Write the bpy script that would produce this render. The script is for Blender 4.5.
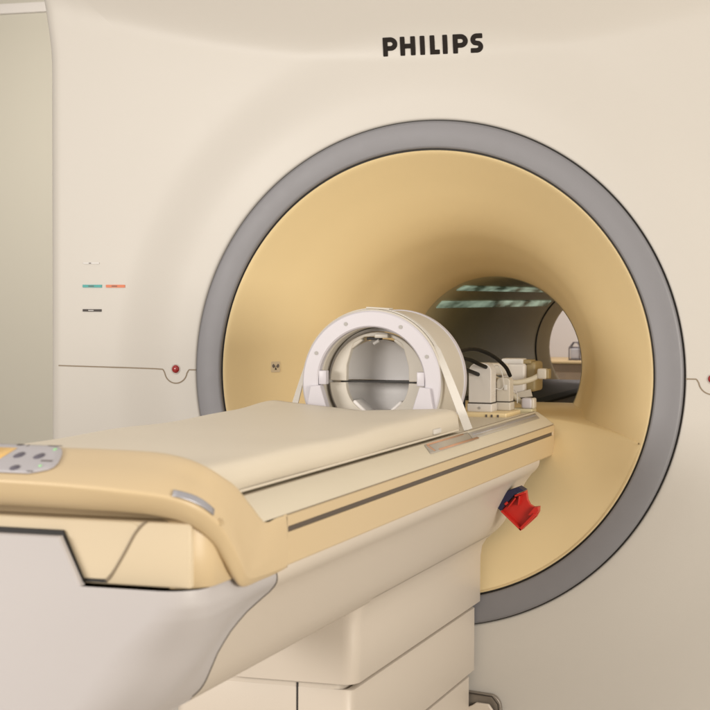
import bpy, bmesh, math, random
from mathutils import Vector, Matrix
R = math.radians
PI = math.pi
random.seed(4)
for o in list(bpy.data.objects): bpy.data.objects.remove(o)
S = bpy.context.scene
COL = S.collection
ZO = 1.05                      # height of the bore axis above the floor; shapes below are given relative to the bore axis

# ---------------------------------------------------------------- camera
cam = bpy.data.cameras.new('camera'); camo = bpy.data.objects.new('camera', cam); COL.objects.link(camo)
camo.location = (1.11951, -3.94489, 0.18395 + ZO)
yaw, pit, rol = 0.319922, -0.0338777, 0.0038651
camo.matrix_world = (Matrix.Translation(camo.location) @ Matrix.Rotation(yaw, 4, 'Z') @ Matrix.Rotation(PI/2 + pit, 4, 'X') @ Matrix.Rotation(-rol, 4, 'Z').inverted())
cam.sensor_width = 36; cam.sensor_fit = 'HORIZONTAL'; cam.lens = 1718.99/710*36
cam.clip_end = 100; cam.clip_start = .05
cam.dof.use_dof = True; cam.dof.focus_distance = 4.05; cam.dof.aperture_fstop = 11
S.camera = camo
S.render.resolution_x = 1024; S.render.resolution_y = 1024

# ---------------------------------------------------------------- light
w = bpy.data.worlds.new('World'); S.world = w; w.use_nodes = True
bg = w.node_tree.nodes['Background']; bg.inputs[0].default_value = (1.0, .92, .83, 1); bg.inputs[1].default_value = .46
S.view_settings.view_transform = 'Standard'; S.view_settings.look = 'None'; S.view_settings.exposure = .46; S.view_settings.gamma = 1
def area(name, loc, target, size, power, col, sy=None):
    l = bpy.data.lights.new(name, 'AREA'); l.energy = power; l.color = col; l.shape = 'RECTANGLE'; l.size = size; l.size_y = sy or size
    o = bpy.data.objects.new(name, l); COL.objects.link(o); o.location = loc
    o.rotation_euler = (Vector(target) - Vector(loc)).to_track_quat('-Z', 'Y').to_euler(); return o
area('ceiling_light', (-.9, -2.1, 2.9), (-.8, -1.2, 0), 1.2, 7, (1, .90, .77), 1.3)
area('ceiling_light', (1.5, -2.7, 2.9), (1.2, -1.6, 0), 1.2, 7, (1, .90, .77), 1.3)
area('window_light', (-2.2, -4.7, 1.75), (-.2, 0, .95), 1.5, 88, (1, .95, .89), 1.0)
area('window_light', (4.3, -3.3, 1.3), (.2, -.2, .8), 2.2, 122, (1, .93, .82), 1.5)
area('far_room_light', (-.4, 4.75, 2.7), (-.4, 5.2, 1.0), 1.0, 32, (1, .93, .90))
area('wall_fill_light', (-2.8, 2.2, 2.6), (-3.1, 3.9, .8), 1.2, 48, (1, .94, .84))  # fill lamp added to brighten the wall left of the scanner

# ---------------------------------------------------------------- materials
def mat(name, col, rough=.5, bump=0, bscale=60, var=.04, vscale=3, emit=None, es=0, metal=0, spec=.5, coat=0, trans=0, sss=0):
    m = bpy.data.materials.new(name); m.use_nodes = True; nt = m.node_tree; b = nt.nodes['Principled BSDF']
    b.inputs['Roughness'].default_value = rough; b.inputs['Metallic'].default_value = metal
    b.inputs['Specular IOR Level'].default_value = spec; b.inputs['Coat Weight'].default_value = coat
    b.inputs['Transmission Weight'].default_value = trans
    tc = nt.nodes.new('ShaderNodeTexCoord')
    n = nt.nodes.new('ShaderNodeTexNoise'); n.inputs['Scale'].default_value = vscale; n.inputs['Detail'].default_value = 5
    nt.links.new(tc.outputs['Object'], n.inputs['Vector'])
    r = nt.nodes.new('ShaderNodeMix'); r.data_type = 'RGBA'
    c = Vector(col)*(.80 if max(col) > .3 else 1)   # painted plastics are a little under white
    r.inputs[6].default_value = (*[max(0, x*(1-var)) for x in c], 1); r.inputs[7].default_value = (*[min(1, x*(1+var)) for x in c], 1)
    nt.links.new(n.outputs['Fac'], r.inputs[0]); nt.links.new(r.outputs[2], b.inputs['Base Color'])
    rm = nt.nodes.new('ShaderNodeMapRange'); rm.inputs[3].default_value = max(0, rough-.06); rm.inputs[4].default_value = min(1, rough+.06)
    nt.links.new(n.outputs['Fac'], rm.inputs[0]); nt.links.new(rm.outputs[0], b.inputs['Roughness'])
    if bump:
        n2 = nt.nodes.new('ShaderNodeTexNoise'); n2.inputs['Scale'].default_value = bscale; n2.inputs['Detail'].default_value = 3
        nt.links.new(tc.outputs['Object'], n2.inputs['Vector'])
        bp = nt.nodes.new('ShaderNodeBump'); bp.inputs['Strength'].default_value = bump; bp.inputs['Distance'].default_value = .002
        nt.links.new(n2.outputs['Fac'], bp.inputs['Height']); nt.links.new(bp.outputs[0], b.inputs['Normal'])
    if emit: b.inputs['Emission Color'].default_value = (*emit, 1); b.inputs['Emission Strength'].default_value = es
    return m
M = dict(
 shell=mat('gantry_plastic', (.645, .61, .56), .42, .08, 500, .015, 2),
 bell=mat('yellow_bell_plastic', (.95, .765, .445), .40, .08, 500, .02, 2),
 ring=mat('taupe_metallic_paint', (.205, .202, .216), .5, .1, 900, .03, 40, metal=.15),
 gasket=mat('black_rubber', (.012, .010, .009), .6),
 dark=mat('dark_gap', (.03, .022, .015), .7),
 groove=mat('brown_groove', (.09, .07, .055), .6),
 seam=mat('seam_shadow', (.24, .19, .135), .8),
 liner=mat('dark_bore_liner', (.66, .60, .40), .36, .05, 30, .1, 5),
 lreflect=None,
 logo=mat('black_lettering', (.014, .010, .008), .7, spec=.2),
 teal=mat('teal_strip', (.08, .40, .38), .5), orange=mat('orange_strip', (.75, .22, .10), .5), black=mat('black_strip', (.03, .02, .015), .5),
 white=mat('white_strip', (.74, .72, .70), .5), redb=mat('red_button', (.35, .008, .008), .25, coat=.5), grey=mat('grey_mark', (.12, .10, .09), .6),
 yellow=mat('yellow_table_plastic', (.70, .54, .325), .38, .08, 500, .02, 3),
 cream=mat('cream_table_plastic', (.72, .60, .42), .42, .08, 500, .02, 3),
 top=mat('pale_table_top', (.77, .69, .54), .40, .08, 300, .03, 4),
 cover=mat('pinkish_grey_cover', (.56, .53, .53), .42, .1, 500, .02, 2),
 hull=mat('warm_white_cover', (.70, .62, .53), .45, .08, 500, .02, 2),
 mattress=mat('cream_vinyl_mattress', (.78, .70, .57), .5, .35, 14, .03, 6),
 panel=mat('lilac_grey_keypad', (.50, .48, .51), .4), button=mat('dark_grey_key', (.10, .09, .12), .5),
 led=mat('green_indicator', (.3, .7, .3), .5, emit=(.6, 1, .5), es=.12), amber=mat('amber_display', (.75, .48, .16), .4, emit=(1, .6, .2), es=.15),
 coil=mat('lilac_white_plastic', (.63, .60, .645), .38, .05, 400, .02, 6), coilc=mat('ivory_plastic', (.66, .61, .53), .4, .05, 400, .02, 6),
 coilg=mat('grey_inner_shell', (.86, .83, .81), .42, .05, 300, .04, 8), screw=mat('screw_cap', (.42, .40, .38), .5),
 strap=mat('white_webbing', (.78, .74, .68), .8, .5, 900, .03, 20),
 box=mat('beige_connector_plastic', (.76, .72, .68), .42), boxd=mat('olive_connector_plastic', (.36, .28, .14), .45),
 cable=mat('black_cable', (.004, .004, .004), .5, spec=.2), brass=mat('brass', (.5, .30, .06), .35, metal=.8), tube=mat('ivory_tube', (.58, .53, .42), .45),
 tape=mat('grey_tape', (.50, .45, .38), .35), tapeo=mat('orange_tape_stripe', (.60, .33, .20), .5),
 red=mat('red_clip_plastic', (.62, .02, .012), .35), navy=mat('navy_clip_plastic', (.010, .010, .045), .5),
 wall=mat('olive_beige_wall_paint', (.55, .525, .46), .8, .1, 60, .02, 2), rear=mat('rear_wall_lit_mauve', (.62, .58, .56), .8),  # rear: the far room's different lighting is put into the wall colour
 trim=mat('pale_ceiling_trim', (.70, .67, .66), .7), ceil=mat('beige_ceiling', (.42, .37, .28), .9), floor=mat('beige_floor_vinyl', (.48, .43, .36), .35, .1, 20, .08, 6),
 wood=mat('brown_counter', (.34, .235, .14), .5, 0, 1, .2, 20), worktop=mat('tan_worktop', (.55, .40, .20), .45), cage=mat('dark_frame_metal', (.07, .06, .07), .5),
 silver=mat('silver_nameplate', (.55, .55, .60), .3, metal=.6), foot=mat('grey_foot_bracket', (.22, .19, .16), .35, metal=.3), copper=mat('salmon_plug', (.60, .20, .10), .5),
)
def reflectmat():  # streaky green glow that imitates reflections on the glossy bore liner
    m = bpy.data.materials.new('liner_reflection_glow'); m.use_nodes = True; nt = m.node_tree; b = nt.nodes['Principled BSDF']
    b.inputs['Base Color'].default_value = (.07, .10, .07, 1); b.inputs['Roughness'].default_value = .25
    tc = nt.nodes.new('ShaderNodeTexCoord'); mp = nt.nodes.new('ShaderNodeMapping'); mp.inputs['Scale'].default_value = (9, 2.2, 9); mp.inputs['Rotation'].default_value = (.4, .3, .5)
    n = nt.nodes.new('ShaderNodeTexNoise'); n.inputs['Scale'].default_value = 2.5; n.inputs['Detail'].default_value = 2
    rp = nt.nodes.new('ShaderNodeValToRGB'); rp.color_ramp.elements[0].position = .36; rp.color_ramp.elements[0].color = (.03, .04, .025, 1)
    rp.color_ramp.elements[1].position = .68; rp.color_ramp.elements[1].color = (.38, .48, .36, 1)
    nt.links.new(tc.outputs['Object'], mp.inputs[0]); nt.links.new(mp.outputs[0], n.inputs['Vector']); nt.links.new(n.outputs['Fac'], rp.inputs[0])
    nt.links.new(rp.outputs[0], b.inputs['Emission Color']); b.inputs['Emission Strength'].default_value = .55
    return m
M['lreflect'] = reflectmat()

# ---------------------------------------------------------------- helpers
class MB:
    def __init__(s): s.v = []; s.f = []
    def add(s, vs, fs):
        k = len(s.v); s.v += [Vector(q) for q in vs]; s.f += [[i+k for i in f] for f in fs]; return s
    def box(s, c, d, rot=None, bev=0):
        bm = bmesh.new(); bmesh.ops.create_cube(bm, size=1)
        for v in bm.verts: v.co = Vector((v.co.x*d[0], v.co.y*d[1], v.co.z*d[2]))
        if bev: bmesh.ops.bevel(bm, geom=bm.edges[:], offset=bev, segments=3, profile=.5, affect='EDGES')
        mt = Matrix.Translation(c) @ (rot.to_4x4() if rot else Matrix())
        bm.verts.index_update(); s.add([mt @ v.co for v in bm.verts], [[v.index for v in f.verts] for f in bm.faces]); bm.free(); return s
    def grid(s, rows, closed_u=False, closed_v=False):
        n = len(rows); m = len(rows[0]); fs = []
        for i in range(n if closed_u else n-1):
            for j in range(m if closed_v else m-1):
                fs.append([i*m+j, i*m+(j+1) % m, ((i+1) % n)*m+(j+1) % m, ((i+1) % n)*m+j])
        return s.add([q for r in rows for q in r], fs)
    def tube(s, pts, r, seg=12, closed=False):
        pts = [Vector(q) for q in pts]; rows = []; N = None
        for i, q in enumerate(pts):
            a = pts[i-1] if i else (pts[-1] if closed else pts[0]); b = pts[(i+1) % len(pts)] if (closed or i < len(pts)-1) else pts[-1]
            t = (b-a).normalized()
            if N is None: N = t.orthogonal().normalized()
            N = (N - t*N.dot(t)).normalized(); B = t.cross(N)
            rr = r[i] if isinstance(r, (list, tuple)) else r
            rows.append([q + (N*math.cos(2*PI*k/seg) + B*math.sin(2*PI*k/seg))*rr for k in range(seg)])
        s.grid(rows, closed, True)
        if not closed:
            k = len(s.v) - len(rows)*seg
            s.f.append([k+i for i in range(seg)][::-1]); s.f.append([len(s.v)-seg+i for i in range(seg)])
        return s
    def prism(s, outline, ext):
        # outline: list of 3-D points, ext: extrusion vector
        n = len(outline); a = [Vector(q) for q in outline]; b = [q + Vector(ext) for q in a]
        fs = [list(range(n))[::-1], [n+i for i in range(n)]] + [[i, (i+1) % n, n+(i+1) % n, n+i] for i in range(n)]
        return s.add(a+b, fs)
    def revolve(s, prof, axis='Y', a0=0, a1=2*PI, seg=96, closed_prof=False, c=(0, 0, 0)):
        # prof: (r, y); revolved about the y axis
        full = abs(a1-a0) >= 2*PI-1e-6; n = seg if full else seg+1; rows = []
        for i in range(n):
            a = a0+(a1-a0)*i/seg
            rows.append([Vector((c[0]+r*math.cos(a), c[1]+y, c[2]+r*math.sin(a))) for r, y in prof])
        s.grid(rows, full, closed_prof)
        if not full and closed_prof:
            m = len(prof); k = len(s.v)-n*m; s.f.append([k+i for i in range(m)]); s.f.append([k+(n-1)*m+i for i in range(m)][::-1])
        return s
    def cyl(s, a, b, r, seg=24): return s.tube([a, b], r, seg)
    def build(s, name, m, parent=None, bev=0, angle=35, solid=0, sub=0, loc=None):
        base = Vector(loc) if loc else (Vector(parent['_w']) if parent and '_w' in parent else Vector((0, 0, 0)))
        me = bpy.data.meshes.new(name)
        me.from_pydata([tuple(v + Vector((0, 0, ZO)) - base) for v in s.v], [], s.f)
        bm = bmesh.new(); bm.from_mesh(me); bmesh.ops.remove_doubles(bm, verts=bm.verts, dist=1e-5); bmesh.ops.recalc_face_normals(bm, faces=bm.faces); bm.to_mesh(me); bm.free()
        me.materials.append(M[m] if isinstance(m, str) else m)
        for p in me.polygons: p.use_smooth = True
        me.set_sharp_from_angle(angle=R(angle))
        o = bpy.data.objects.new(name, me); COL.objects.link(o)
        if loc: o.location = base
        if parent: o.parent = parent
        o['_w'] = tuple(base)
        if solid: q = o.modifiers.new('s', 'SOLIDIFY'); q.thickness = solid; q.offset = 0
        if bev:
            q = o.modifiers.new('b', 'BEVEL'); q.width = bev; q.segments = 3; q.limit_method = 'ANGLE'; q.angle_limit = R(40); q.harden_normals = False
        if sub: q = o.modifiers.new('u', 'SUBSURF'); q.levels = q.render_levels = sub
        return o
def thing(name, label, cat, loc, group=None):
    o = bpy.data.objects.new(name, None); COL.objects.link(o); o.location = loc; o['label'] = label; o['category'] = cat; o.empty_display_size = .05
    o['_w'] = tuple(loc)
    if group: o['group'] = group
    return o
def tag(o, label, cat, group=None):
    o['label'] = label; o['category'] = cat
    if group: o['group'] = group
    return o
def struct(o): o['kind'] = 'structure'; return o
def sm(x, a, b):
    t = max(0, min(1, (x-a)/(b-a))); return t*t*(3-2*t)
def cr(P, t, closed=False):
    n = len(P)
    if closed: t = t % n; i = int(t); g = lambda k: P[k % n]
    else:
        t = max(0, min(n-1-1e-9, t)); i = int(t); g = lambda k: P[max(0, min(n-1, k))]
    f = t-i; a, b, c, d = [Vector(g(i+k)) for k in (-1, 0, 1, 2)]
    if not closed and i == 0: a = 2*b-c
    if not closed and i == n-2: d = 2*c-b
    return .5*((2*b)+(c-a)*f+(2*a-5*b+4*c-d)*f*f+(3*b-3*c+d-a)*f*f*f)
def fillet(poly, r, seg=5, closed=True):
    out = []; n = len(poly)
    for i in range(n):
        q = Vector(poly[i]); rr = r[i] if isinstance(r, (list, tuple)) else r
        if rr <= 0 or (not closed and i in (0, n-1)): out.append(q); continue
        a = (Vector(poly[i-1])-q); b = (Vector(poly[(i+1) % n])-q); d = min(rr, a.length*.45, b.length*.45); a = q+a.normalized()*d; b = q+b.normalized()*d
        for k in range(seg+1):
            t = k/seg; out.append((1-t)**2*a+2*t*(1-t)*q+t*t*b)
    return out

# ---------------------------------------------------------------- setting
def plane(name, pts, m, **k): return struct(MB().add(pts, [list(range(len(pts)))]).build(name, m, **k))
plane('floor', [(-8, -8, -ZO), (8, -8, -ZO), (8, 8, -ZO), (-8, 8, -ZO)], 'floor')
struct(MB().box((-5.2, 4.05, .35), (7.4, .1, 2.8)).build('wall_back', 'wall'))
struct(MB().box((1.0, 5.65, .35), (8, .1, 2.8)).build('wall_rear', 'rear'))
struct(MB().box((-1.55, 4.87, .35), (.1, 1.46, 2.8)).build('wall_return', 'rear'))
struct(MB().box((-3.5, 3.985, 1.665), (3.9, .03, .05)).build('ceiling_trim', 'trim'))
struct(MB().box((0, 4.2, 1.80), (14, 3.6, .06)).build('ceiling', 'ceil'))

# ---------------------------------------------------------------- scanner
scan = thing('mri_scanner', 'large cream scanner with grey ringed round bore, reading PHILIPS across its front', 'scanner', (0, 1.1, 0))
def FY(x, z):
    r = math.hypot(x, z)
    y = .016*sm(r, .66, .84)
    zc = .745+.175*x*x
    d = z-zc
    if d > 0: y -= .46*(d*d/(d+.05))
    return y
XL, XR, ZT, ZB = -1.026, 1.06, 1.06, -1.03
def bound(th, ins=0):
    c, s_ = math.cos(th), math.sin(th); xr, xl, zt, zb = XR-ins, XL+ins, ZT-ins, ZB+ins
    t = 9
    if c > 1e-9: t = min(t, xr/c)
    if c < -1e-9: t = min(t, xl/c)
    if s_ > 1e-9: t = min(t, zt/s_)
    if s_ < -1e-9: t = min(t, zb/s_)
    return t
R0 = .604
corner = [math.atan2(z, x) % (2*PI) for x in (XL+.03, XR-.03) for z in (ZT-.03, ZB+.03)]
ths = sorted(set([2*PI*i/320 for i in range(320)] + corner))
rows = []
for th in ths:
    b = bound(th, .03); row = []
    row.append((R0*math.cos(th), .06, R0*math.sin(th)))
    for k in range(4):
        a = PI/2*k/3; rr = R0+.006*(1-math.cos(a)); row.append((rr*math.cos(th), .006-.006*math.sin(a), rr*math.sin(th)))
    for k in range(1, 61):
        r = R0+.006+(b-R0-.006)*k/60; x, z = r*math.cos(th), r*math.sin(th)
        row.append((x, FY(x, z), z))
    x, z = b*math.cos(th), b*math.sin(th)
    nx = (-1 if x <= XL+.03+1e-4 else (1 if x >= XR-.03-1e-4 else 0)); nz = (1 if z >= ZT-.03-1e-4 else (-1 if z <= ZB+.03+1e-4 else 0))
    y0 = FY(x, z)
    for k in range(1, 7):
        a = PI/2*k/6; row.append((x+nx*.03*math.sin(a), y0+.03*(1-math.cos(a)), z+nz*.03*math.sin(a)))
    row.append((x+nx*.03, 2.4, z+nz*.03))
    # the header of the cover widens a little towards the top
    row = [(q[0]+(-1 if q[0] < 0 else 1)*.022*sm(q[2], .78, .98)*sm(abs(q[0]), .5, 1.0), q[1], q[2]) for q in row]
    rows.append([Vector(q) for q in row])
cover = MB().grid(rows, True).build('front_cover', 'shell', scan, angle=50)
# rear end plate of the cover
MB().revolve([(.27, 2.41), (.95, 2.41)], seg=96).build('rear_cover', 'shell', scan)
# trim ring between two black gaskets
pr = [(.5370, .03), (.5370, -.006), (.5385, -.0085), (.543, -.0098), (.570, -.0118), (.5945, -.0112), (.5995, -.0095), (.6015, -.005), (.6015, .03)]
MB().revolve(pr, seg=192).build('trim_ring', 'ring', scan, angle=60)
MB().revolve([(.600, -.001), (.6035, -.001), (.6035, .03), (.600, .03)], seg=192, closed_prof=True).build('gasket', 'gasket', scan)
MB().revolve([(.533, .001), (.539, .001), (.539, .03), (.533, .03)], seg=192, closed_prof=True).build('gasket', 'gasket', scan)
# bell: the flared mouth of the bore
bp = [(.5345, .012), (.533, .002), (.528, -.001), (.505, .035), (.463, .10), (.418, .165), (.380, .225), (.348, .29), (.324, .36), (.300, .435), (.276, .52), (.254, .598), (.241, .66)]
prof = [cr([(a, b, 0) for a, b in bp], t/4) for t in range(4*(len(bp)-1)+1)]
bellprof = [(q[0], q[1]) for q in prof]
MB().revolve(bellprof, seg=160).build('bell', 'bell', scan, angle=60)
MB().revolve([(.241, .655), (.2395, .66), (.2395, 2.26)], seg=128).build('bore_liner', 'liner', scan, angle=60)
MB().revolve([(.2395, 2.26), (.236, 2.262), (.236, 2.272), (.2395, 2.274)], seg=128).build('liner_joint', 'gasket', scan)
MB().revolve([(.2395, 2.274), (.236, 2.29), (.226, 2.33), (.215, 2.37), (.212, 2.39), (.216, 2.405), (.25, 2.412), (.30, 2.412)], seg=128).build('rear_bell', 'bell', scan)
for a in (118, 136.5):  # two glowing strips added in place of the liner's reflections, no lamps
    MB().revolve([(.2368, .70), (.2368, 2.18)], a0=R(a-3.1), a1=R(a+3.1), seg=8).build('liner_reflection', 'lreflect', scan, solid=.002)
def bell_y(r):
    for (r0, y0), (r1, y1) in zip(bellprof[8:], bellprof[9:]):
        if r1 <= r <= r0: return y0+(y1-y0)*(r0-r)/(r0-r1+1e-9)
    return 0 if r > .5 else .62
# filler below the table: shallow lower bell with the bridge platform
rows = []
for i in range(49):
    u = i/48; a = R(197+146*u); low = Vector((.531*math.cos(a), .0, .531*math.sin(a)))
    x = math.cos(a)/math.cos(R(197)); topp = Vector((-.50*x*1.0 if False else .50*math.cos(a)/math.cos(R(17)), 0, -.150)); 
    uu = abs(x); z = -.104-.048*uu**2.0; y = max(0, min(.225*(1-uu**4), bell_y(math.hypot(.498*uu, z))-.008))
    topp = Vector((.498*math.cos(a)/math.cos(R(17)), y, z))
    row = []
    for k in range(15):
        t = k/14; q = low.lerp(topp, t); bul = math.sin(PI*t)*.035*(1-uu**2); q.y -= bul*1.5*(1-t*.4); row.append(q)
    row.append(topp+Vector((0, .006, .002)))
    row.append(topp+Vector((0, .012, .0035)))
    row.append(Vector((topp.x, max(topp.y+.12, .36), topp.z+.004)))
    row.append(Vector((topp.x, .46, -.1025))); row.append(Vector((topp.x, .68, -.1025)))
    rows.append(row)
MB().grid(rows).build('lower_bell', 'bell', scan, angle=60)
MB().box((0, 1.42, -.155), (.36, 1.46, .09), bev=.01).build('bridge_rail', 'groove', scan)
MB().box((.10, 1.40, -.107), (.05, 1.40, .008), bev=.002).build('bridge_rail', 'gasket', scan)
# seams with the round notch below each stop button
def ribbon(pts, wd, dy=.0009):
    rows = []
    for i, (x, z) in enumerate(pts):
        a = pts[max(0, i-1)]; b = pts[min(len(pts)-1, i+1)]; t = Vector((b[0]-a[0], b[1]-a[1])).normalized(); n = Vector((-t.y, t.x))*wd/2
        rows.append([Vector((x+n.x, FY(x+n.x, z+n.y)-dy, z+n.y)), Vector((x-n.x, FY(x-n.x, z-n.y)-dy, z-n.y))])
    return MB().grid(rows)
for sx, bx in ((-1, -.6605), (1, .6655)):
    k = .031
    pts = [(sx*.997, .004)] + [(sx*x, .004-.0035*(1.02-x)/.34) for x in (.95, .88, .80, .74, .72)]
    e = bx+sx*(k+.004); pts = [q for q in pts if abs(q[0]) > abs(e)+.003]
    pts += [(e+sx*.002, 0), (e, -.0015)] + [(bx+sx*k*math.cos(PI*t/20), -.004-k*.98*math.sin(PI*t/20)) for t in range(1, 20)] + [(bx-sx*(k+.004), -.0015), (bx-sx*(k+.006), 0), (sx*.6055, 0)]
    ribbon(pts, .0030).build('seam', 'seam', scan)
    y = FY(bx, .001)
    bt = MB().revolve([(0, -.0072), (.005, -.0066), (.0085, -.0045), (.0102, -.001), (.0102, .004)], seg=32, c=(bx, y, .001)).build('stop_button', 'redb', scan)
    MB().revolve([(.0098, -.0008), (.0118, -.0016), (.0135, .0004)], seg=32, c=(bx, y, .001)).build('button_rim', 'shell', bt)
# coloured status strips
def strip(x0, x1, z, h, m, name, par, mark=True):
    y = FY((x0+x1)/2, z)-.0012
    o = MB().box(((x0+x1)/2, y, z), (x1-x0, .0016, h)).build(name, m, par)
    if mark: MB().box((x0+(x1-x0)*.45, y-.0012, z), ((x1-x0)*.28, .001, h*.3)).build('print', 'grey' if m != 'black' else 'white', o)
strip(-.927, -.873, .2085, .0072, 'teal', 'status_strip', scan)
strip(-.861, -.808, .2085, .0072, 'orange', 'status_strip', scan)
strip(-.927, -.874, .1465, .0062, 'black', 'status_strip', scan)
strip(-.925, -.880, .267, .0042, 'white', 'status_strip', scan, False); MB().box((-.906, FY(-.906, .267)-.0024, .267), (.006, .001, .0022)).build('print', 'grey', scan)
# maker's lettering, drawn as strokes
def stroke(mb, pts, wd, k, map2, cap=True):
    P = [Vector(q) for q in pts]; L = []; Rr = []
    for i, q in enumerate(P):
        t = ((P[min(i+1, len(P)-1)]-q).normalized() if i < len(P)-1 else Vector((0, 0))) + ((q-P[max(i-1, 0)]).normalized() if i else Vector((0, 0)))
        t = t.normalized(); n = Vector((-t.y, t.x)); sc = 1
        if 0 < i < len(P)-1:
            c = n.dot(Vector((-(P[i+1]-q).normalized().y, (P[i+1]-q).normalized().x))); sc = 1/max(.5, c)
        L.append(q+n*wd/2*sc); Rr.append(q-n*wd/2*sc)
    poly = L+Rr[::-1]
    poly = fillet([Vector((q.x, q.y, 0)) for q in poly], [wd*.16 if i in (0, len(L)-1, len(L), len(poly)-1) else 0 for i in range(len(poly))], 3)
    m = len(poly)
    f = [map2(q.x, q.y, k) for q in poly]; b = [q+Vector((0, .0012, 0)) for q in f]
    mb.add(f+b, [list(range(m)), [m+i for i in range(m)][::-1]]+[[i, (i+1) % m, m+(i+1) % m, m+i] for i in range(m)])
def arc(cx, cy, rx, ry, a0, a1, n=14): return [(cx+rx*math.cos(R(a0+(a1-a0)*i/n)), cy+ry*math.sin(R(a0+(a1-a0)*i/n))) for i in range(n+1)]
U = .000521; V = .000500
def m2(x, y, k): X = -.1215+x*U; Z = .7595+y*V; return Vector((X, FY(X, Z)-.0012-.00025*k, Z))
W = 22; H = 88; h = W/2
def I(x): return [[(x+h, 0), (x+h, H)]]
def Pl(x): return [[(x+h, 0), (x+h, H)], [(x+h, H-h), (x+34, H-h)]+arc(x+36, H-h-20, 22, 20, 90, -90, 14)+[(x+h, H-h-40)]]
letters = [('P', Pl(0)), ('H', [[(83+h, 0), (83+h, H)], [(133+h, 0), (133+h, H)], [(83+h, H*.5), (133+h, H*.5)]]), ('I', I(178)), ('L', [[(225+h, H), (225+h, h), (270, h)]]), ('I', I(285)), ('P', Pl(333)),
 ('S', [[(470, H-h), (446, H-h)]+arc(444, H-h-17, 18, 17, 90, 235, 10)+arc(443, h+17, 18, 17, 62, -90, 12)+[(415, h)]])]
for ch, sts in letters:
    mb = MB()
    for k, s_ in enumerate(sts): stroke(mb, s_, W, k, m2)
    mb.build('letter', 'logo', scan, angle=20)
# small round-cornered warning label on the left of the bell
def bell_pt(r, a): # radius -> y from the profile
    for (r0, y0), (r1, y1) in zip(bellprof[4:], bellprof[5:]):
        if r1 <= r <= r0: t = (r0-r)/(r0-r1+1e-9); y = y0+(y1-y0)*t; break
    return Vector((r*math.cos(a), y, r*math.sin(a)))
a0 = R(179.3); c0 = bell_pt(.443, a0); er = (bell_pt(.434, a0)-bell_pt(.452, a0)).normalized(); et = Vector((0, 0, 1)); nn = er.cross(et).normalized()
if nn.y > 0: nn = -nn
def wl(u, v, k): return c0+er*u+et*v+nn*k
hs = .0135
wlab = MB().prism([wl(q[0], q[1], .0006) for q in fillet([(-hs, -hs, 0), (hs, -hs, 0), (hs, hs, 0), (-hs, hs, 0)], .003)], nn*.0008).build('warning_label', 'cream', scan)
for sx in (-1, 1):
    MB().prism([wl(sx*x*.001, z*.001, .0018) for x, z in ((1, 1.5), (6, -3), (10, 0), (10.5, 4), (7, 8))], nn*.0004).build('symbol', 'grey', wlab)
MB().prism([wl(x*.001, z*.001, .0018) for x, z in ((-3, -7.5), (3, -7.5), (0, 0))], nn*.0004).build('symbol', 'black', wlab)
# grey bracket at the foot of the cover beside the column
o_ = [(.02, -.745), (.165, -.757), (.180, -.775), (.185, -.84), (.02, -.84)]
MB().prism([(x, FY(x, z)-.016, z) for x, _, z in [(q[0], 0, q[1]) for q in fillet([(a, b, 0) for a, b in o_], [0, .02, .02, 0, 0])]], (0, .014, 0)).build('foot_bracket', 'foot', scan, bev=.003)
MB().prism([(x, -.021, z) for x, z in [(.03, -.82), (.115, -.782), (.125, -.775), (.155, -.777), (.172, -.80), (.175, -.838), (.03, -.838)]], (0, .01, 0)).build('foot_plate', 'hull', scan, bev=.003)
MB().tube([(.02, -.0168, -.7465), (.162, -.0168, -.7585), (.177, -.0168, -.7765), (.182, -.0168, -.84)], .0016).build('foot_trim', 'dark', scan)

# ---------------------------------------------------------------- table
tab = thing('patient_table', 'long yellow and cream patient table on a ribbed column, leading into the bore', 'table', (0, -.9, 0))
# hull sweep
hp = [(.267, -.1835), (.2685, -.200), (.265, -.212), (.258, -.2215), (.2475, -.232), (.234, -.252), (.215, -.288), (.19, -.336), (.172, -.360), (.155, -.375)]
hp = [tuple(cr([(a, b, 0) for a, b in hp], t/3))[:2] for t in range(3*(len(hp)-1)+1)]
def sweep(prof, y0, yf, rc, nseg=14):
    rows = []
    for x, z in prof:
        row = [Vector((x, y0, z))]
        for k in range(1, 10): row.append(Vector((x, y0+(yf+rc-y0)*k/9, z)))
        r = min(rc, x)
        for k in range(1, nseg+1):
            a = PI/2*k/nseg; row.append(Vector((x-r*(1-math.cos(a)), yf+rc-rc*math.sin(a), z)))
        row.append(Vector((0, yf, z)))
        rows.append(row+[Vector((-q.x, q.y, q.z)) for q in row[::-1][1:]])
    return rows
# side cover (rear part) and grey front cover
YB = -1.74
def side(prof, y0, y1, sx): return [[Vector((sx*x, y, z)) for y in (y0, (y0+y1)/2, y1)] for x, z in prof]
lower = [(.155, -.375), (.147, -.384), (.12, -.388), (0, -.388)]
full = hp+lower[1:]
def cov(prof, ytop):   # grey cover, its rear edge follows the curved seam
    def seam_y(z):
        K = [(-.19, -1.731), (-.205, -1.715), (-.222, -1.698), (-.231, -1.69), (-.241, -1.714), (-.254, -1.748), (-.277, -1.776), (-.305, -1.784), (-.334, -1.776), (-.35, -1.766), (-.40, -1.73)]
        for (za, ya), (zb, yb) in zip(K, K[1:]):
            if zb <= z <= za: return ya+(yb-ya)*(za-z)/(za-zb)
        return K[-1][1]
    return seam_y
seam_y = cov(None, None)
rowsA = []; rowsB = []
rc = .10
SMP = [(.267, -.1835), (.2682, -.205), (.2640, -.222), (.2560, -.240), (.2440, -.264), (.2290, -.291), (.2050, -.325), (.181, -.352), (.155, -.375)]
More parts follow.
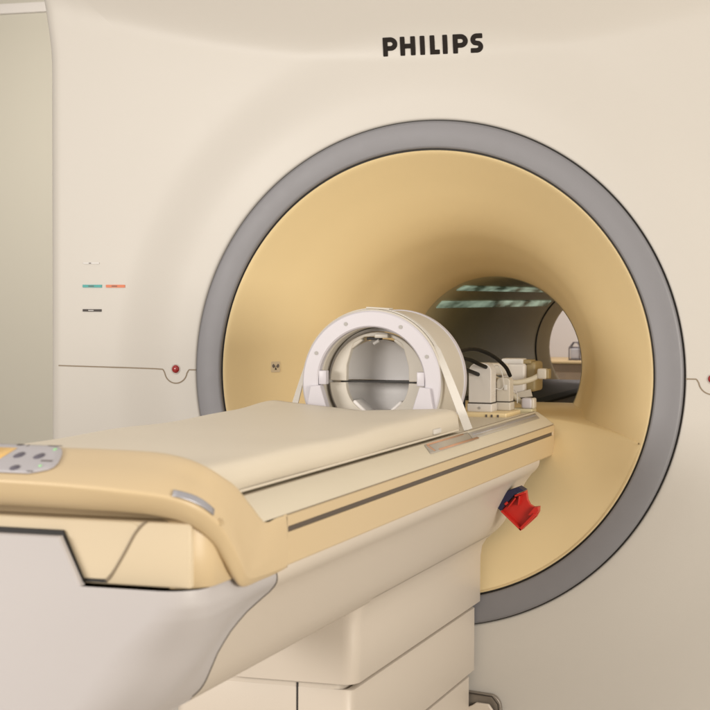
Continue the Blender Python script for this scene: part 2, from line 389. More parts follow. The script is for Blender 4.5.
def smooth_x(z, x):
    for (xa, za), (xb, zb) in zip(SMP, SMP[1:]):
        if zb <= z <= za: return xa+(xb-xa)*(za-z)/(za-zb)
    return x
for x, z in full:
    ys = seam_y(z); row = [Vector((x, ys-.0012, z))]; rc = .05+.045*sm(-z, .185, .29); r = min(rc, x)*1.0; xs = smooth_x(z, x)
    for k in range(1, 11):
        yy = ys+(-2.0+rc-ys)*k/10; row.append(Vector((x+(xs-x)*sm(k, 1.5, 10), yy, z)))
    for k in range(1, 17):
        a = PI/2*k/16; row.append(Vector((xs-r*(1-math.cos(a)), -2.0+rc-rc*math.sin(a), z)))
    row.append(Vector((0, -2.0, z))); rowsA.append(row+[Vector((-q.x, q.y, q.z)) for q in row[::-1][1:]])
    rowsB.append([Vector((x, ys+.0012+(.0-ys)*k/16, z)) for k in range(17)])
fcm = MB().grid(rowsA)
tb_ = [(x, z) for x, z in ((-.121, -.1835), (-.087, -.1215), (.080, -.1215), (.1105, -.1835))]
fcm.add([(x, -2.0, z) for x, z in ((-.118, -.1835), (-.084, -.1235), (.078, -.1235), (.1075, -.1835))]+[(x, -1.998, z) for x, z in tb_]+[(x, -1.988, z) for x, z in tb_], [[0, 1, 2, 3], [0, 4, 5, 1], [1, 5, 6, 2], [2, 6, 7, 3], [4, 8, 9, 5], [5, 9, 10, 6], [6, 10, 11, 7]])
fcm.build('front_cover', 'cover', tab, angle=30)
for sx in (1, -1):
    MB().grid([[Vector((sx*q.x, q.y, q.z)) for q in r] for r in rowsB]).build('side_cover', 'hull', tab, angle=60)
    MB().tube([(sx*(x-.0012), seam_y(z), z) for x, z in hp], .0020, 6).build('seam', 'dark', tab)
# raised tab of the front cover
tabp = [(-.117, -.1825), (-.082, -.121), (.082, -.121), (.110, -.1825)]
pl = [(-.268, -.30)] 
MB().prism([(x, -1.990, z) for x, z in ((-.108, -.182), (-.088, -.1145), (.0800, -.1150), (.1090, -.1765), (.1090, -.182))], (0, .008, 0)).build('gap', 'gasket', tab)
# end tray behind it: cream panel, yellow rounded corners
def ushape(x, yf, r, z, y0):
    row = [Vector((x, y0, z))]
    for k in range(13): a = PI/2*k/12; row.append(Vector((x-r*(1-math.cos(a)), yf+r-r*math.sin(a), z)))
    return row
XE, YF = .272, -1.984
for sx in (1, -1):
    rw = []
    for z in (-.183, -.181, -.140, -.108, -.102, -.099): 
        ins = 0 if z > -.182 else .002; ins = .003 if z > -.100 else (.001 if z > -.104 else ins)
        row = ushape(XE-ins, YF+ins, .045, z, -1.865); row = [Vector((sx*(q.x+.007*sm(q.y, -1.97, -1.90)*0), q.y, q.z)) for q in row]; rw.append(row)
    rw.append([Vector((q.x*.5, -1.86, q.z)) for q in rw[-1]])
    MB().grid(rw).build('corner_cap', 'yellow', tab, angle=60)
ck = XE-.045
MB().box((0, YF+.0205, -.1408), (2*(ck+.028), .042, .0822), bev=.003).build('end_panel', 'cream', tab)
# release lever: trapezoid outlined by a curved seam
MB().prism([(x, YF-.0014, z) for x, z in [q[:2] for q in fillet([(-.115, -.170, 0), (-.19, -.1045, 0), (-.175, -.1015, 0), (.175, -.1015, 0), (.186, -.1055, 0), (.150, -.163, 0), (.139, -.1755, 0), (.112, -.1755, 0)], [.01, .005, .005, .005, .006, .006, .004, .002])]], (0, .004, 0)).build('release_lever', 'cream', tab, bev=.001)
sp = [cr([(.1945, -.0995, 0), (.187, -.106, 0), (.178, -.117, 0), (.166, -.138, 0), (.152, -.161, 0), (.1435, -.1735, 0), (.138, -.1775, 0)], t/3) for t in range(19)]
MB().tube([(q.x, YF-.0012, q.y) for q in sp], .0015, 6).build('seam', 'seam', tab)
MB().box((.125, YF-.0005, -.1775), (.030, .004, .004)).build('gap', 'gasket', tab)
MB().box((0, -1.90, -.085), (.44, .10, .05), bev=.004).build('end_recess', 'yellow', tab)
# wrap-round bumper
ST = [ # A back top, T mid top, B1 front edge upper, B2 front edge lower, C lower lip, D back underside
 [(0, -1.900, -.020), (0, -1.975, -.029), (0, -2.032, -.044), (0, -2.042, -.053), (0, -2.012, -.083), (0, -1.92, -.080)],
 [(.10, -1.900, -.020), (.10, -1.975, -.029), (.10, -2.032, -.045), (.10, -2.042, -.055), (.10, -2.012, -.084), (.10, -1.92, -.080)],
 [(.17, -1.905, -.021), (.172, -1.972, -.031), (.178, -2.026, -.049), (.18, -2.036, -.060), (.178, -2.005, -.086), (.16, -1.93, -.080)],
 [(.215, -1.918, -.025), (.226, -1.97, -.038), (.235, -2.010, -.056), (.238, -2.019, -.067), (.226, -1.992, -.092), (.20, -1.93, -.085)],
 [(.243, -1.916, -.034), (.257, -1.958, -.052), (.266, -1.986, -.068), (.268, -1.998, -.080), (.254, -1.976, -.104), (.232, -1.90, -.095)],
 [(.256, -1.889, -.049), (.273, -1.930, -.075), (.281, -1.954, -.093), (.283, -1.964, -.104), (.266, -1.944, -.129), (.250, -1.85, -.12)],
 [(.262, -1.850, -.068), (.278, -1.898, -.102), (.286, -1.922, -.121), (.287, -1.932, -.133), (.270, -1.916, -.154), (.258, -1.80, -.14)],
 [(.2645, -1.800, -.100), (.279, -1.860, -.138), (.287, -1.888, -.155), (.287, -1.896, -.166), (.272, -1.885, -.181), (.258, -1.76, -.16)],
 [(.2660, -1.758, -.1245), (.2775, -1.815, -.164), (.283, -1.850, -.180), (.282, -1.858, -.188), (.272, -1.85, -.197), (.258, -1.73, -.17)],
 [(.2680, -1.718, -.1238), (.2735, -1.735, -.164), (.276, -1.775, -.189), (.2745, -1.780, -.195), (.268, -1.775, -.199), (.258, -1.71, -.17)],
 [(.2690, -1.681, -.1236), (.2712, -1.681, -.160), (.2712, -1.681, -.190), (.2695, -1.682, -.198), (.262, -1.683, -.199), (.258, -1.683, -.14)],
]
full_st = [[(-q[0], q[1], q[2]) for q in s_] for s_ in ST[::-1][:-1]] + ST
NS = len(full_st)
def bs(u, v): return cr([cr([s_[k] for s_ in full_st], u) for k in range(6)], v, True)
rows = [[bs(u/8, v/6) for v in range(36)] for u in range(8*(NS-1)+1)]
bmp = MB().grid(rows, False, True); n_ = len(rows)*36
bmp.f.append(list(range(36))); bmp.f.append([n_-36+i for i in range(36)][::-1])
bump = bmp.build('end_bumper', 'yellow', tab, angle=60)
mid = (NS-1)/2
def top_pt(x, t, off):     # t 0 back edge .. 1 front edge on the sloping top of the bumper
    lo, hi = 0, NS-1
    for _ in range(30):
        m_ = (lo+hi)/2
        if bs(m_, t*2).x < x: lo = m_
        else: hi = m_
    q = bs(lo, t*2); du = (bs(lo+.05, t*2)-bs(lo-.05, t*2)); dv = bs(lo, t*2+.05)-bs(lo, t*2-.05); n = du.cross(dv).normalized()
    if n.z < 0: n = -n
    return q+n*off
def patch(fn_outline, m, name, off, parent, n=10):
    pass
# keypad
rows = []
for i in range(13):
    t = .10+.80*i/12; e = (t-.5)/.40
    xr = cr([(.024, 0, 0), (.047, 0, 0), (.060, 0, 0), (.068, 0, 0), (.073, 0, 0), (.071, 0, 0), (.050, 0, 0)], i/2).x
    rows.append([top_pt(-.20+(xr+.20)*k/20, t, .0016) for k in range(21)])
pan = MB().grid(rows).build('control_panel', 'panel', bump, solid=.0015, angle=60)
def disc(x, t, rx, rt, m, name, off=.0028):
    c = top_pt(x, t, off); pts = [top_pt(x+rx*math.cos(a), t+rt*math.sin(a), off) for a in [2*PI*k/20 for k in range(20)]]
    MB().add([c]+pts, [[0, 1+k, 1+(k+1) % 20] for k in range(20)]).build(name, m, pan, solid=.001)
for x, t in ((.003, .42), (.033, .43), (.024, .78), (-.045, .42), (-.030, .78)): disc(x, t, .0060, .070, 'button', 'key')
for x, t in ((.040, .26), (.055, .70)): disc(x, t, .0020, .022, 'led', 'indicator')
def bar(x0, x1, t0, t1, m, name): MB().grid([[top_pt(x0+(x1-x0)*k/4, t, .0028) for k in range(5)] for t in (t0, t1)]).build(name, m, pan, solid=.0006)
bar(.020, .040, .135, .16, 'grey', 'print'); bar(.046, .062, .54, .57, 'grey', 'print'); bar(.046, .055, .85, .87, 'grey', 'print'); bar(-.026, -.018, .12, .17, 'black', 'print')
bar(-.10, -.016, .26, .74, 'amber', 'display'); bar(-.009, -.0075, .15, .85, 'grey', 'print')
# silver nameplate on the curved shoulder
rows = []
for i in range(9):
    u = mid+3.15+1.55*i/8
    rows.append([bs(u, 1.93+.10*k)+Vector((.0012, -.0015, .0012)) for k in range(7)])
MB().grid(rows).build('nameplate', 'silver', bump, solid=.001, angle=60)
q = bs(mid+5.05, 2.5); MB().tube([q+Vector((.001, .004, 0)), q+Vector((.0022, -.002, 0))], .0045, 16).build('screw', 'yellow', bump)
# rails, table top
tp = [(0, -.096), (.16, -.096), (.212, -.0955), (.219, -.0955), (.2225, -.0935), (.228, -.0945), (.250, -.109), (.262, -.1185), (.267, -.1235)]
rows = []
for y in (-1.772, -1.2, -.5, .16): rows.append([Vector((x, y, z)) for x, z in tp])
for sx in (1, -1):
    MB().grid([[Vector((sx*q.x, q.y, q.z)) for q in r] for r in rows]).build('table_top', 'top', tab, angle=25)
    rp_ = [(.267, -.1235), (.2698, -.126), (.270, -.1405), (.262, -.1415), (.262, -.1490), (.270, -.1490), (.270, -.194), (.2675, -.1975), (.262, -.198), (.25, -.1985)]
    MB().grid([[Vector((sx*x, y, z)) for x, z in rp_] for y in (-1.683, .145)]).build('side_rail', 'yellow', tab, angle=25)
    MB().box((sx*.2650, -.77, -.14525), (.006, 1.81, .0074)).build('rail_groove', 'groove', tab)
    MB().tube([(sx*.2705, -1.684, z) for z in (-.126, -.198)], .0008, 6).build('seam', 'seam', tab)
    MB().tube([(sx*.2222, y, -.0932) for y in (-1.9, .15)], .0008, 6).build('seam', 'seam', tab)
    MB().tube([(sx*.2685, y, -.1238) for y in (-1.68, .15)], .0008, 6).build('seam', 'seam', tab)
# far end cap
eo = fillet([(.2705, .145, 0), (.2705, .172, 0), (-.2705, .172, 0), (-.2705, .145, 0)], [0, .02, .02, 0])
MB().prism([(q.x, q.y, -.1985) for q in eo], (0, 0, .074)).build('end_cap', 'yellow', tab, bev=.003)
MB().add([(s_*x, y, z) for y in (.16,) for x, z in tp for s_ in (1,)] + [(x, .174, min(z, -.1215)) for x, z in tp], [[i, i+1, i+1+len(tp), i+len(tp)] for i in range(len(tp)-1)]).build('end_lip', 'top', tab)
MB().add([(-x, .16, z) for x, z in tp] + [(-x, .174, min(z, -.1215)) for x, z in tp], [[i, i+1, i+1+len(tp), i+len(tp)] for i in range(len(tp)-1)]).build('end_lip', 'top', tab)
# column
def colring(hx_, y0, y1, z, r=.022):
    return [Vector((q.x, q.y, z)) for q in fillet([(hx_, y0, 0), (hx_, y1, 0), (-hx_-.12, y1, 0), (-hx_-.12, y0, 0)], [r, 0, 0, r], 6)]
def colseg(hx_, y0, y1, zs, m='hull', name='column_panel'):
    rows = []
    for z, ins in zs: rows.append(colring(hx_-ins, y0+ins*.12, y1, z))
    MB().grid(rows, False, True).build(name, m, tab, angle=50)
# upper part: fillet spreading up to the hull

up = [(.1325, -.534), (.1325, -.45), (.133, -.425), (.137, -.40), (.147, -.384), (.156, -.375)]
rows = []
for x, z in [(.105, -.5345), (.1305, -.5345), (.1325, -.5325)] + up[1:]:
    rows.append([Vector((q.x, q.y, z)) for q in fillet([(x, -.95, 0), (x, -.02, 0), (-x, -.02, 0), (-x, -.95, 0)], [.03, 0, 0, .03], 6)])
MB().grid(rows, False, True).build('column_panel', 'hull', tab, angle=50)
colseg(.098, -.9362, -.02, [(-.52, 0), (-.56, 0)], 'hull')
colseg(.119, -.937, -.02, [(-.5475, .012), (-.5475, .003), (-.5495, 0), (-.697, 0), (-.6995, .002), (-.7, .02)])
colseg(.085, -.9232, -.02, [(-.69, 0), (-.73, 0)], 'hull')
colseg(.1065, -.924, -.02, [(-.7135, .012), (-.7135, .003), (-.7155, 0), (-.86, 0), (-.8625, .002), (-.863, .02)])
colseg(.095, -.91, -.02, [(-.85, 0), (-1.049, 0)])
MB().box((.0115, -.9357, -.617), (.0035, .004, .155)).build('seam', 'gasket', tab)
MB().box((.0115, -.9227, -.777), (.0035, .004, .15)).build('seam', 'gasket', tab)
# tape and orange-edged sticker on the sloping edge
def tz(x):
    for (x0, z0), (x1, z1) in zip(tp, tp[1:]):
        if x0 <= x <= x1: return z0+(z1-z0)*(x-x0)/(x1-x0)
def flat(x0, x1, y0, y1, m, name, par=None, off=.0012, skew=0):
    rows = [[Vector((x0+(x1-x0)*k/6, y+skew*(k/6), tz(x0+(x1-x0)*k/6)+off)) for k in range(7)] for y in (y0, y1)]
    return MB().grid(rows).build(name, m, par or tab, solid=.0006)
tp1 = flat(.231, .246, -.52, .12, 'tape', 'tape', None, .0010, -.02)
flat(.234, .239, -.50, .10, 'silver', 'tape_crease', tp1, .0016, -.01)
st = flat(.229, .250, -.84, -.52, 'tape', 'sticker', None, .0010, -.03)
flat(.2295, .2325, -.83, -.56, 'tapeo', 'stripe', st, .0018); flat(.2455, .2495, -.80, -.50, 'tapeo', 'stripe', st, .0018); 
flat(.232, .247, -.835, -.825, 'tapeo', 'stripe', st, .0018)

# ---------------------------------------------------------------- mattress
def ztop(x, y):
    u = x/.21; e = sm(y, -.80, -.50)
    z = -.0435+.0015*math.sin(y*7+x*4)+.0012*math.sin(y*15-x*9)
    z -= .010*e*math.exp(-((x-.02)/.13)**2); z += .008*math.exp(-((x+.20)/.06)**2-((y+.56)/.12)**2)
    return z
rows = []
N1 = 60
for i in range(N1+1):
    y = -1.90+(1.385)*i/N1; row = []; endr = sm(-.515-y, -.0001, .028)
    edge = math.sqrt(max(0, 1-(1-min(1, (-.515-y)/.024))**2)) if y > -.539 else 1
    X = .2125+.0015*math.sin(y*9)
    zb = -.0905
    for k in range(45):
        a = -PI*.0+PI*k/44
        # super-ellipse half section, right side -> top -> left side
        ca, sa = math.cos(a), math.sin(a); x = X*(abs(ca)**.11)*(1 if ca > 0 else -1)
        x = X*max(-1, min(1, (abs(ca)**(2/14.))*(1 if ca > 0 else -1))) if False else x
        h_ = (ztop(x, y)-zb)*edge; z = zb+.002+(h_-.002)*(abs(sa)**.30)
        row.append(Vector((x*(.985+.015*edge), y, z)))
    row = [Vector((row[0].x*.975, y, zb))] + row + [Vector((row[-1].x*.975, y, zb))]
    rows.append(row)
mt = MB().grid(rows, False, True)
n_ = len(rows); m_ = len(rows[0]); mt.f.append(list(range(m_))); mt.f.append([(n_-1)*m_+i for i in range(m_)][::-1])
matt = mt.build('mattress', 'mattress', None, angle=70, loc=(0, -1.2, ZO-.09))
tag(matt, 'thin cream vinyl mattress pad lying along the table top', 'mattress')
matt.parent = None
MB().box((.214, -.70, -.079), (.006, .05, .010), bev=.002).build('tag', 'strap', matt)
MB().tube([(.2145, -1.86, -.0885)]+[(.2145, y, -.0885) for y in (-1.4, -1.0, -.54)], .0022, 8).build('piping', 'mattress', matt)

# ---------------------------------------------------------------- head coil
coil = thing('head_coil', 'round lilac-white head coil with open cradle, standing strapped on the table', 'head coil', (0, -.36, ZO-.095))
CY = -.46
def annul(mb, ro, ri, y0, y1, a0=0, a1=360, bev=.003, seg=96, c=(0, 0, 0)):
    pr = [(ri, y0+bev), (ri+bev, y0), (ro-bev, y0), (ro, y0+bev), (ro, y1-bev), (ro-bev, y1), (ri+bev, y1), (ri, y1-bev)]
    return mb.revolve(pr, a0=R(a0), a1=R(a1), seg=seg, closed_prof=True, c=c)
annul(MB(), .1545, .1195, CY, CY+.022).build('front_ring', 'coil', coil)
annul(MB(), .1575, .150, CY+.006, CY+.030, bev=.0025).build('rim', 'coilc', coil)
annul(MB(), .1535, .1185, CY+.022, -.255, bev=.006).build('shell', 'coilc', coil)
annul(MB(), .1555, .146, -.262, -.240, bev=.003).build('rear_rim', 'coil', coil)
for a in (61, 114, 153, 25):
    x, z = .1375*math.cos(R(a)), .1375*math.sin(R(a)); MB().cyl((x, CY+.001, z), (x, CY-.001, z), .0042, 20).build('screw', 'screw', coil)
# inner upper arch, faceted opening
def poly_ring(ri, ro, a0, a1, y0, y1, n=48, facet=None):
    rows = []
    for i in range(n+1):
        a = a0+(a1-a0)*i/n; r = ri(a) if callable(ri) else ri; c, s_ = math.cos(R(a)), math.sin(R(a))
        rows.append([Vector((r*c, y0, r*s_)), Vector((ro*c, y0, ro*s_)), Vector((ro*c, y1, ro*s_)), Vector((r*c, y1, r*s_))])
    mb = MB().grid(rows, False, True); m = len(rows)*4; mb.f.append([0, 1, 2, 3]); mb.f.append([m-1, m-2, m-3, m-4]); return mb
IP = [(.071, 0), (.070, .035), (.061, .066), (.055, .083), (.030, .0975), (0, .0985)]
def inr(a):
    c, s_ = abs(math.cos(R(a))), abs(math.sin(R(a)))
    for (x0, z0), (x1, z1) in zip(IP, IP[1:]):
        den = c*(z1-z0)-s_*(x1-x0); t = (s_*x0-c*z0)/den if abs(den) > 1e-9 else -1
        if -1e-6 <= t <= 1+1e-6: return math.hypot(x0+(x1-x0)*t, z0+(z1-z0)*t)
    return .07
poly_ring(inr, .108, 1.2, 178.8, CY+.048, CY+.066, n=90).build('upper_arch', 'coilc', coil, bev=.002)
poly_ring(lambda a: .071, .108, 181.2, 358.8, CY+.046, CY+.064).build('lower_arch', 'coilc', coil, bev=.002)
# clamshell interior
sph = []
MB().revolve([(.092, CY+.066), (.092, CY+.09), (.084, CY+.112), (.066, CY+.130), (.045, CY+.140), (.02, CY+.145), (0, CY+.146)], a0=R(1), a1=R(179), seg=48).build('upper_shell', 'coilg', coil, angle=60)
MB().revolve([(.090, CY+.064), (.090, CY+.09), (.082, CY+.108), (.066, CY+.124), (.045, CY+.134), (.02, CY+.139), (0, CY+.140)], a0=R(181), a1=R(359), seg=48).build('lower_shell', 'coilg', coil, angle=60)
MB().box((0, CY+.106, -.0010), (.176, .085, .0024)).build('parting_gap', 'gasket', coil)
annul(MB(), .1175, .1095, CY+.066, CY+.20, bev=.001).build('inner_sleeve', 'coilg', coil)
for sx in (-1, 1):
    MB().prism([(sx*x, CY-.010, z) for x, z in ((.111, -.006), (.1335, -.008), (.148, -.094), (.083, -.094))], (0, .024, 0)).build('support', 'coil', coil, bev=.002)
    MB().box((sx*.110, CY+.012, .010), (.017, .02, .030), bev=.002).build('latch', 'coil', coil)
    rot = Matrix.Rotation(-sx*R(42), 3, 'Y')
    MB().box((sx*.038, CY+.078, -.057), (.046, .06, .009), rot, bev=.004).build('cradle_pad', 'coilg', coil)
    MB().box((sx*.050, CY+.060, .084), (.030, .02, .010), Matrix.Rotation(sx*R(38), 3, 'Y'), bev=.002).build('hinge_arm', 'coilc', coil)
MB().box((0, CY+.10, -.066), (.07, .10, .006), bev=.002).build('cradle_floor', 'coilg', coil)
MB().box((-.012, CY+.066, .0935), (.030, .02, .006), bev=.001).build('hinge', 'gasket', coil)
MB().cyl((-.006, CY+.040, .083), (.006, CY+.040, .090), .004, 12).build('hinge_pin', 'screw', coil)
MB().box((.012, CY+.050, .100), (.030, .03, .009), bev=.002).build('hinge_block', 'coilc', coil)
MB().box((.010, CY+.03, .1595), (.052, .03, .0035), Matrix.Rotation(R(3), 3, 'Y'), bev=.001).build('top_latch', 'coilc', coil)
MB().box((0, -.36, -.089), (.19, .19, .012), bev=.003).build('base', 'coilc', coil)

# strap over the coil
def strap_path():
    rr = .1600; P = []
    a_ = Vector((.2215, 0, -.0915)); tR = 27
    ts = [a_.lerp(Vector((rr*math.cos(R(tR)), 0, rr*math.sin(R(tR)))), k/8) for k in range(8)]
    P += [Vector((q.x, -.482+(.482-.438)*(k/8), q.z)) for k, q in enumerate(ts)]
    P += [Vector((rr*math.cos(R(a)), -.438+.004*math.sin(R(a)), rr*math.sin(R(a)))) for a in range(27, 158, 4)]
    e = Vector((-.2100, 0, -.092)); b = Vector((rr*math.cos(R(156)), 0, rr*math.sin(R(156))))
    P += [Vector((b.lerp(e, k/8).x, -.438+.05*(k/8), b.lerp(e, k/8).z)) for k in range(1, 9)]
    return P
P = strap_path(); rows = []
for i, q in enumerate(P):
    tw = max(0, 1-i/9, 1-(len(P)-1-i)/9)**.6
    t = (P[min(i+1, len(P)-1)]-P[max(0, i-1)]).normalized(); n = t.cross(Vector((0, 1, 0))).normalized(); w_ = (Vector((0, 1, 0))-t*t.y)
    w_ = (w_*(1-tw*.75)-n*tw*.85).normalized(); n = t.cross(w_).normalized()
    if n.y > 0 and tw > .5: pass
    rows.append([q-w_*.0090-n*0, q+w_*.0090, q+w_*.0090+n*.0018, q-w_*.0090+n*.0018])
stp = MB().grid(rows, False, True).build('strap', 'strap', None, angle=40, loc=(0, -.44, ZO-.09)); tag(stp, 'white webbing strap pulled over the head coil rim down to both table edges', 'strap')

# ---------------------------------------------------------------- connectors behind the coil
con = thing('coil_connector', 'pair of tall round-topped beige plugs on a socket block, right behind the head coil', 'connector', (.13, .03, ZO-.095))
def tomb(cx, hw, y0, y1, z0, z1, r):
    o = [(cx-hw, y0, z0), (cx+hw, y0, z0)] + [(cx+hw-r*(1-math.cos(a)), y0, z1-r+r*math.sin(a)) for a in [PI/2*k/8 for k in range(9)]] + [(cx-hw+r*(1-math.cos(a)), y0, z1-r+r*math.sin(a)) for a in [PI/2*k/8 for k in range(8, -1, -1)]]
    return MB().prism(o, (0, y1-y0, 0))
p1 = tomb(.1235, .0275, 0, .05, -.066, .028, .020).build('plug', 'box', con, bev=.002)
MB().box((.1235, .0255, -.0775), (.060, .058, .020), bev=.003).build('collar', 'box', p1)
MB().box((.1235, .025, -.0665), (.056, .052, .003)).build('gap', 'dark', p1)
p2 = tomb(.1655, .0165, .06, .10, -.066, -.008, .010).build('plug', 'coilc', con, bev=.002)
MB().box((.1655, .0795, -.0765), (.038, .046, .020), bev=.003).build('collar', 'coilc', p2)
MB().box((.1655, .079, -.066), (.034, .042, .003)).build('gap', 'dark', p2)
MB().box((.172, .0585, -.031), (.008, .003, .013), bev=.001).build('window', 'white', p2)
for zz in (-.052, -.046, -.040): MB().box((.1515, .025, zz), (.0012, .034, .0022), bev=.0004).build('grip_rib', 'box', p1)
MB().cyl((.1235, .0005, -.0775), (.1235, -.0048, -.0775), .0032, 14).build('screw', 'screw', p1)
MB().box((.135, .035, -.0945), (.125, .15, .016), bev=.003).build('socket_block', 'bell', con)
for x in (.150, .163, .178): MB().box((x, -.0405, -.093), (.004, .003, .006)).build('contact', 'grey', con)
cbl = MB()
def spline(P, n=8): return [cr(P, t/n) for t in range(n*(len(P)-1)+1)]
def cable(pts, r, m, label, cat='cable', group=None, nm='cable'):
    o = MB().tube(spline(pts), r, 14).build(nm, m, None, angle=60, loc=tuple(Vector(pts[0])+Vector((0, 0, ZO)))); return tag(o, label, cat, group)
cable([(.085, -.24, .055), (.105, -.12, .060), (.125, -.05, .0625), (.152, .0, .047), (.172, .05, .020), (.178, .08, -.004)], .0047, 'cable', 'outermost black cable looping from the head coil over the plugs', group='black coil cables')
cable([(.085, -.24, .035), (.098, -.14, .042), (.115, -.08, .040), (.134, -.03, .025), (.142, .06, .010)], .0047, 'cable', 'black cable in the middle, tucked behind the tall plug', group='black coil cables')
cable([(.085, -.24, .015), (.098, -.16, .022), (.108, -.10, .018), (.118, -.02, .005), (.12, .07, -.01)], .0047, 'cable', 'lowest black cable, half hidden between coil and tall plug', group='black coil cables')
fit = thing('brass_fitting', 'small brass fitting between the head coil and the tall plug', 'fitting', (.093, -.03, ZO+.006))
MB().cyl((.0895, -.04, .012), (.0955, -.03, .006), .006, 12).build('nut', 'brass', fit); MB().cyl((.0935, -.03, .010), (.0935, -.03, -.09), .003, 12).build('stem', 'cable', fit)
# grey-beige box with tubes deeper in the bore
bx = thing('junction_box', 'beige junction box with tubes and knobs, deepest on the bridge in the bore', 'box', (.16, .26, ZO-.10))
MB().box((.155, .245, -.020), (.062, .07, .082), bev=.008).build('housing', 'box', bx)
MB().box((.196, .265, -.012), (.028, .085, .074), bev=.008).build('side_housing', 'boxd', bx)
MB().box((.152, .235, .0255), (.055, .05, .014), bev=.004).build('lid', 'white', bx)
MB().box((.168, .245, .0245), (.060, .055, .010), bev=.003).build('lid', 'boxd', bx)
MB().box((.10, .22, .006), (.09, .05, .03), bev=.008).build('duct', 'coilc', bx)
MB().tube(spline([(.135, .09, -.010), (.152, .12, -.020), (.178, .15, -.0235), (.206, .18, -.017), (.225, .20, -.006)]), .0066, 14).build('tube', 'tube', bx)
MB().box((.232, .20, -.003), (.024, .03, .026), bev=.005).build('tube_end', 'coilc', bx)
MB().box((.2445, .203, -.003), (.010, .03, .024), bev=.003).build('end_cap', 'boxd', bx)
MB().tube(spline([(.150, .14, -.026), (.160, .15, -.045), (.178, .15, -.062), (.196, .155, -.075)]), .0062, 14).build('tube', 'tube', bx)
MB().box((.206, .15, -.073), (.028, .03, .026), bev=.006).build('tube_end', 'coil', bx)
MB().box((.2195, .152, -.073), (.010, .03, .026), bev=.004).build('end_cap', 'coilc', bx)
MB().box((.185, .16, -.092), (.07, .05, .012), bev=.002).build('foot', 'liner', bx)
MB().prism([(x, .205, z) for x, z in ((.150, -.066), (.205, -.060), (.200, -.042), (.17, -.050))], (0, .004, 0)).build('label', 'coilc', bx)
MB().tube(spline([(.156, .11, -.022), (.160, .11, -.034), (.166, .11, -.038)]), .0065, 10).build('salmon_plug', 'copper', bx)
tag(MB().tube(spline([(.142, .055, .012), (.150, .052, .022), (.160, .05, .016), (.167, .052, -.006), (.168, .055, -.028), (.160, .055, -.036), (.150, .052, -.034)]), .0011, 6).build('cable_tie', 'white', None, angle=60, loc=(.14, .055, ZO)), 'thin white cable tie looped round the tubes above the short plug', 'cable tie', 'white cable ties')
tag(MB().tube(spline([(.166, .12, -.070), (.172, .12, -.048), (.180, .12, -.040), (.186, .12, -.050), (.187, .12, -.072)]), .0011, 6).build('cable_tie', 'white', None, angle=60, loc=(.17, .12, ZO-.07)), 'thin white cable tie hanging round the lower tube end', 'cable tie', 'white cable ties')

# ---------------------------------------------------------------- red clip on the hull
clip = thing('wall_clip', 'bright red open clip on a navy plate below the table edge', 'clip', (.2135, -.18, ZO-.285))
CYp = -.185
def px(u, v):  # local frame of the clip: u right, v down in clip pixels, 1 unit about 2.3 mm
    return Vector((.2085+(u-497)*.00252, CYp, -.2845-(v-505)*.00238))
navy = [(496.6, 505), (501, 498), (508, 490.5), (517.5, 486.5), (523, 490), (514, 494), (506.5, 503), (501.5, 510)]
MB().prism([px(*q) for q in navy], (0, .036, 0)).build('back_plate', 'navy', clip, bev=.001)
redp = [(501.5, 510.5), (506.5, 503.5), (514, 494.5), (523.2, 490.3), (524.3, 499), (526.5, 503.5), (530, 505.6), (535.3, 505), (535, 510), (532.5, 515), (519.8, 528)]
MB().prism([px(*q)+Vector((0, .018, 0)) for q in redp], (0, .014, 0)).build('body', 'red', clip, bev=.0008)
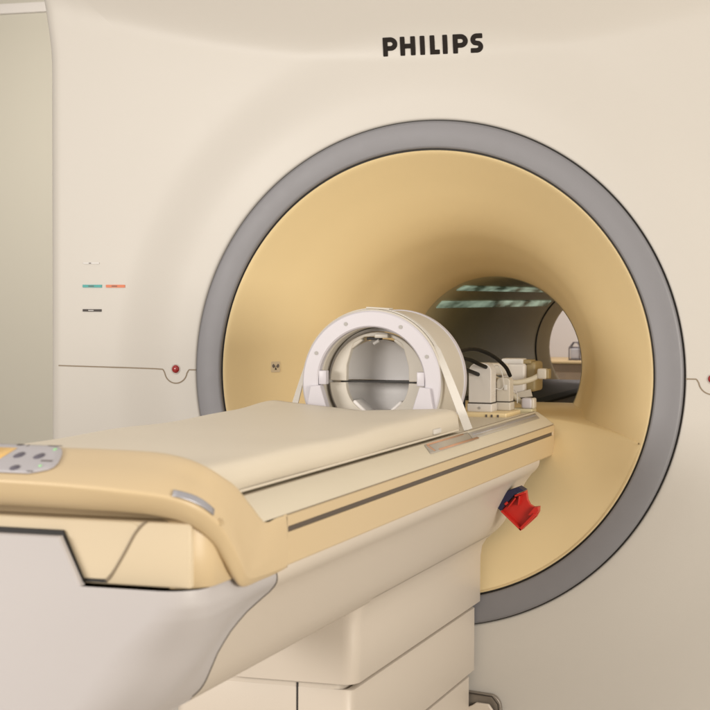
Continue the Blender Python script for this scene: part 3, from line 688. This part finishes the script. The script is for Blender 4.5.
def wall_(a, b, t, y0=0, y1=.022):
    A, B = px(*a), px(*b); d = (B-A).normalized(); n = Vector((-d.z, 0, d.x))*t
    MB().prism([A, B, B+n, A+n], (0, y1-y0, 0)).build('side_wall', 'red', clip, bev=.0006)
wall_((501.5, 510.5), (519.8, 528), .004); wall_((519.8, 528), (533.5, 512.5), .006); wall_((514, 494.5), (523.2, 490.5), -.004)
wall_((514.5, 497), (508, 506), .003, 0, .02); wall_((518, 495), (517, 504), .003, 0, .02)
for a, b in (((506, 504), (508, 501)),):
    MB().box(px((a[0]+b[0])/2, (a[1]+b[1])/2)+Vector((0, -.001, 0)), (.008, .004, .005), Matrix.Rotation(R(-45), 3, 'Y')).build('tooth', 'red', clip)
MB().prism([px(*q)+Vector((0, .004, 0)) for q in ((526, 513), (531.5, 505.5), (534.8, 505), (536, 508), (532, 514))], (0, .014, 0)).build('lip', 'red', clip, bev=.0008)

# ---------------------------------------------------------------- far room through the bore
ctr = thing('counter', 'brown counter with tan worktop seen through the far end of the bore', 'counter', (-.6, 5.2, 0))
MB().box((-.3, 5.3, -.158), (2.2, .6, .014), bev=.004).build('worktop', 'worktop', ctr)
MB().box((-.3, 5.33, -.605), (2.16, .5, .87)).build('cabinet', 'wood', ctr)
for k in range(4): MB().box((-1.10+k*.54, 5.07, -.60), (.50, .02, .78), bev=.004).build('door', 'wood', ctr)
lan = thing('wire_lantern', 'small dark framed lantern on the counter seen through the bore', 'lantern', (-.650, 5.15, ZO-.15))
fr = MB()
for sx in (-1, 1):
    for sy in (-1, 1):
        x, y = -.650+sx*.030, 5.15+sy*.030; fr.tube([(x, y, -.15), (x, y, -.083), (-.650+sx*.012, 5.15+sy*.012, -.056)], .0035, 6)
for z, q in ((-.146, .030), (-.083, .030), (-.056, .012)): fr.tube([(-.650-q, 5.15-q, z), (-.650+q, 5.15-q, z), (-.650+q, 5.15+q, z), (-.650-q, 5.15+q, z)], .0035, 6, True)
fr.build('frame', 'cage', lan); MB().box((-.650, 5.15, -.115), (.046, .046, .055), bev=.004).build('pane', 'panel', lan)

for o in bpy.data.objects:
    if '_w' in o: del o['_w']
S.render.engine = 'CYCLES'
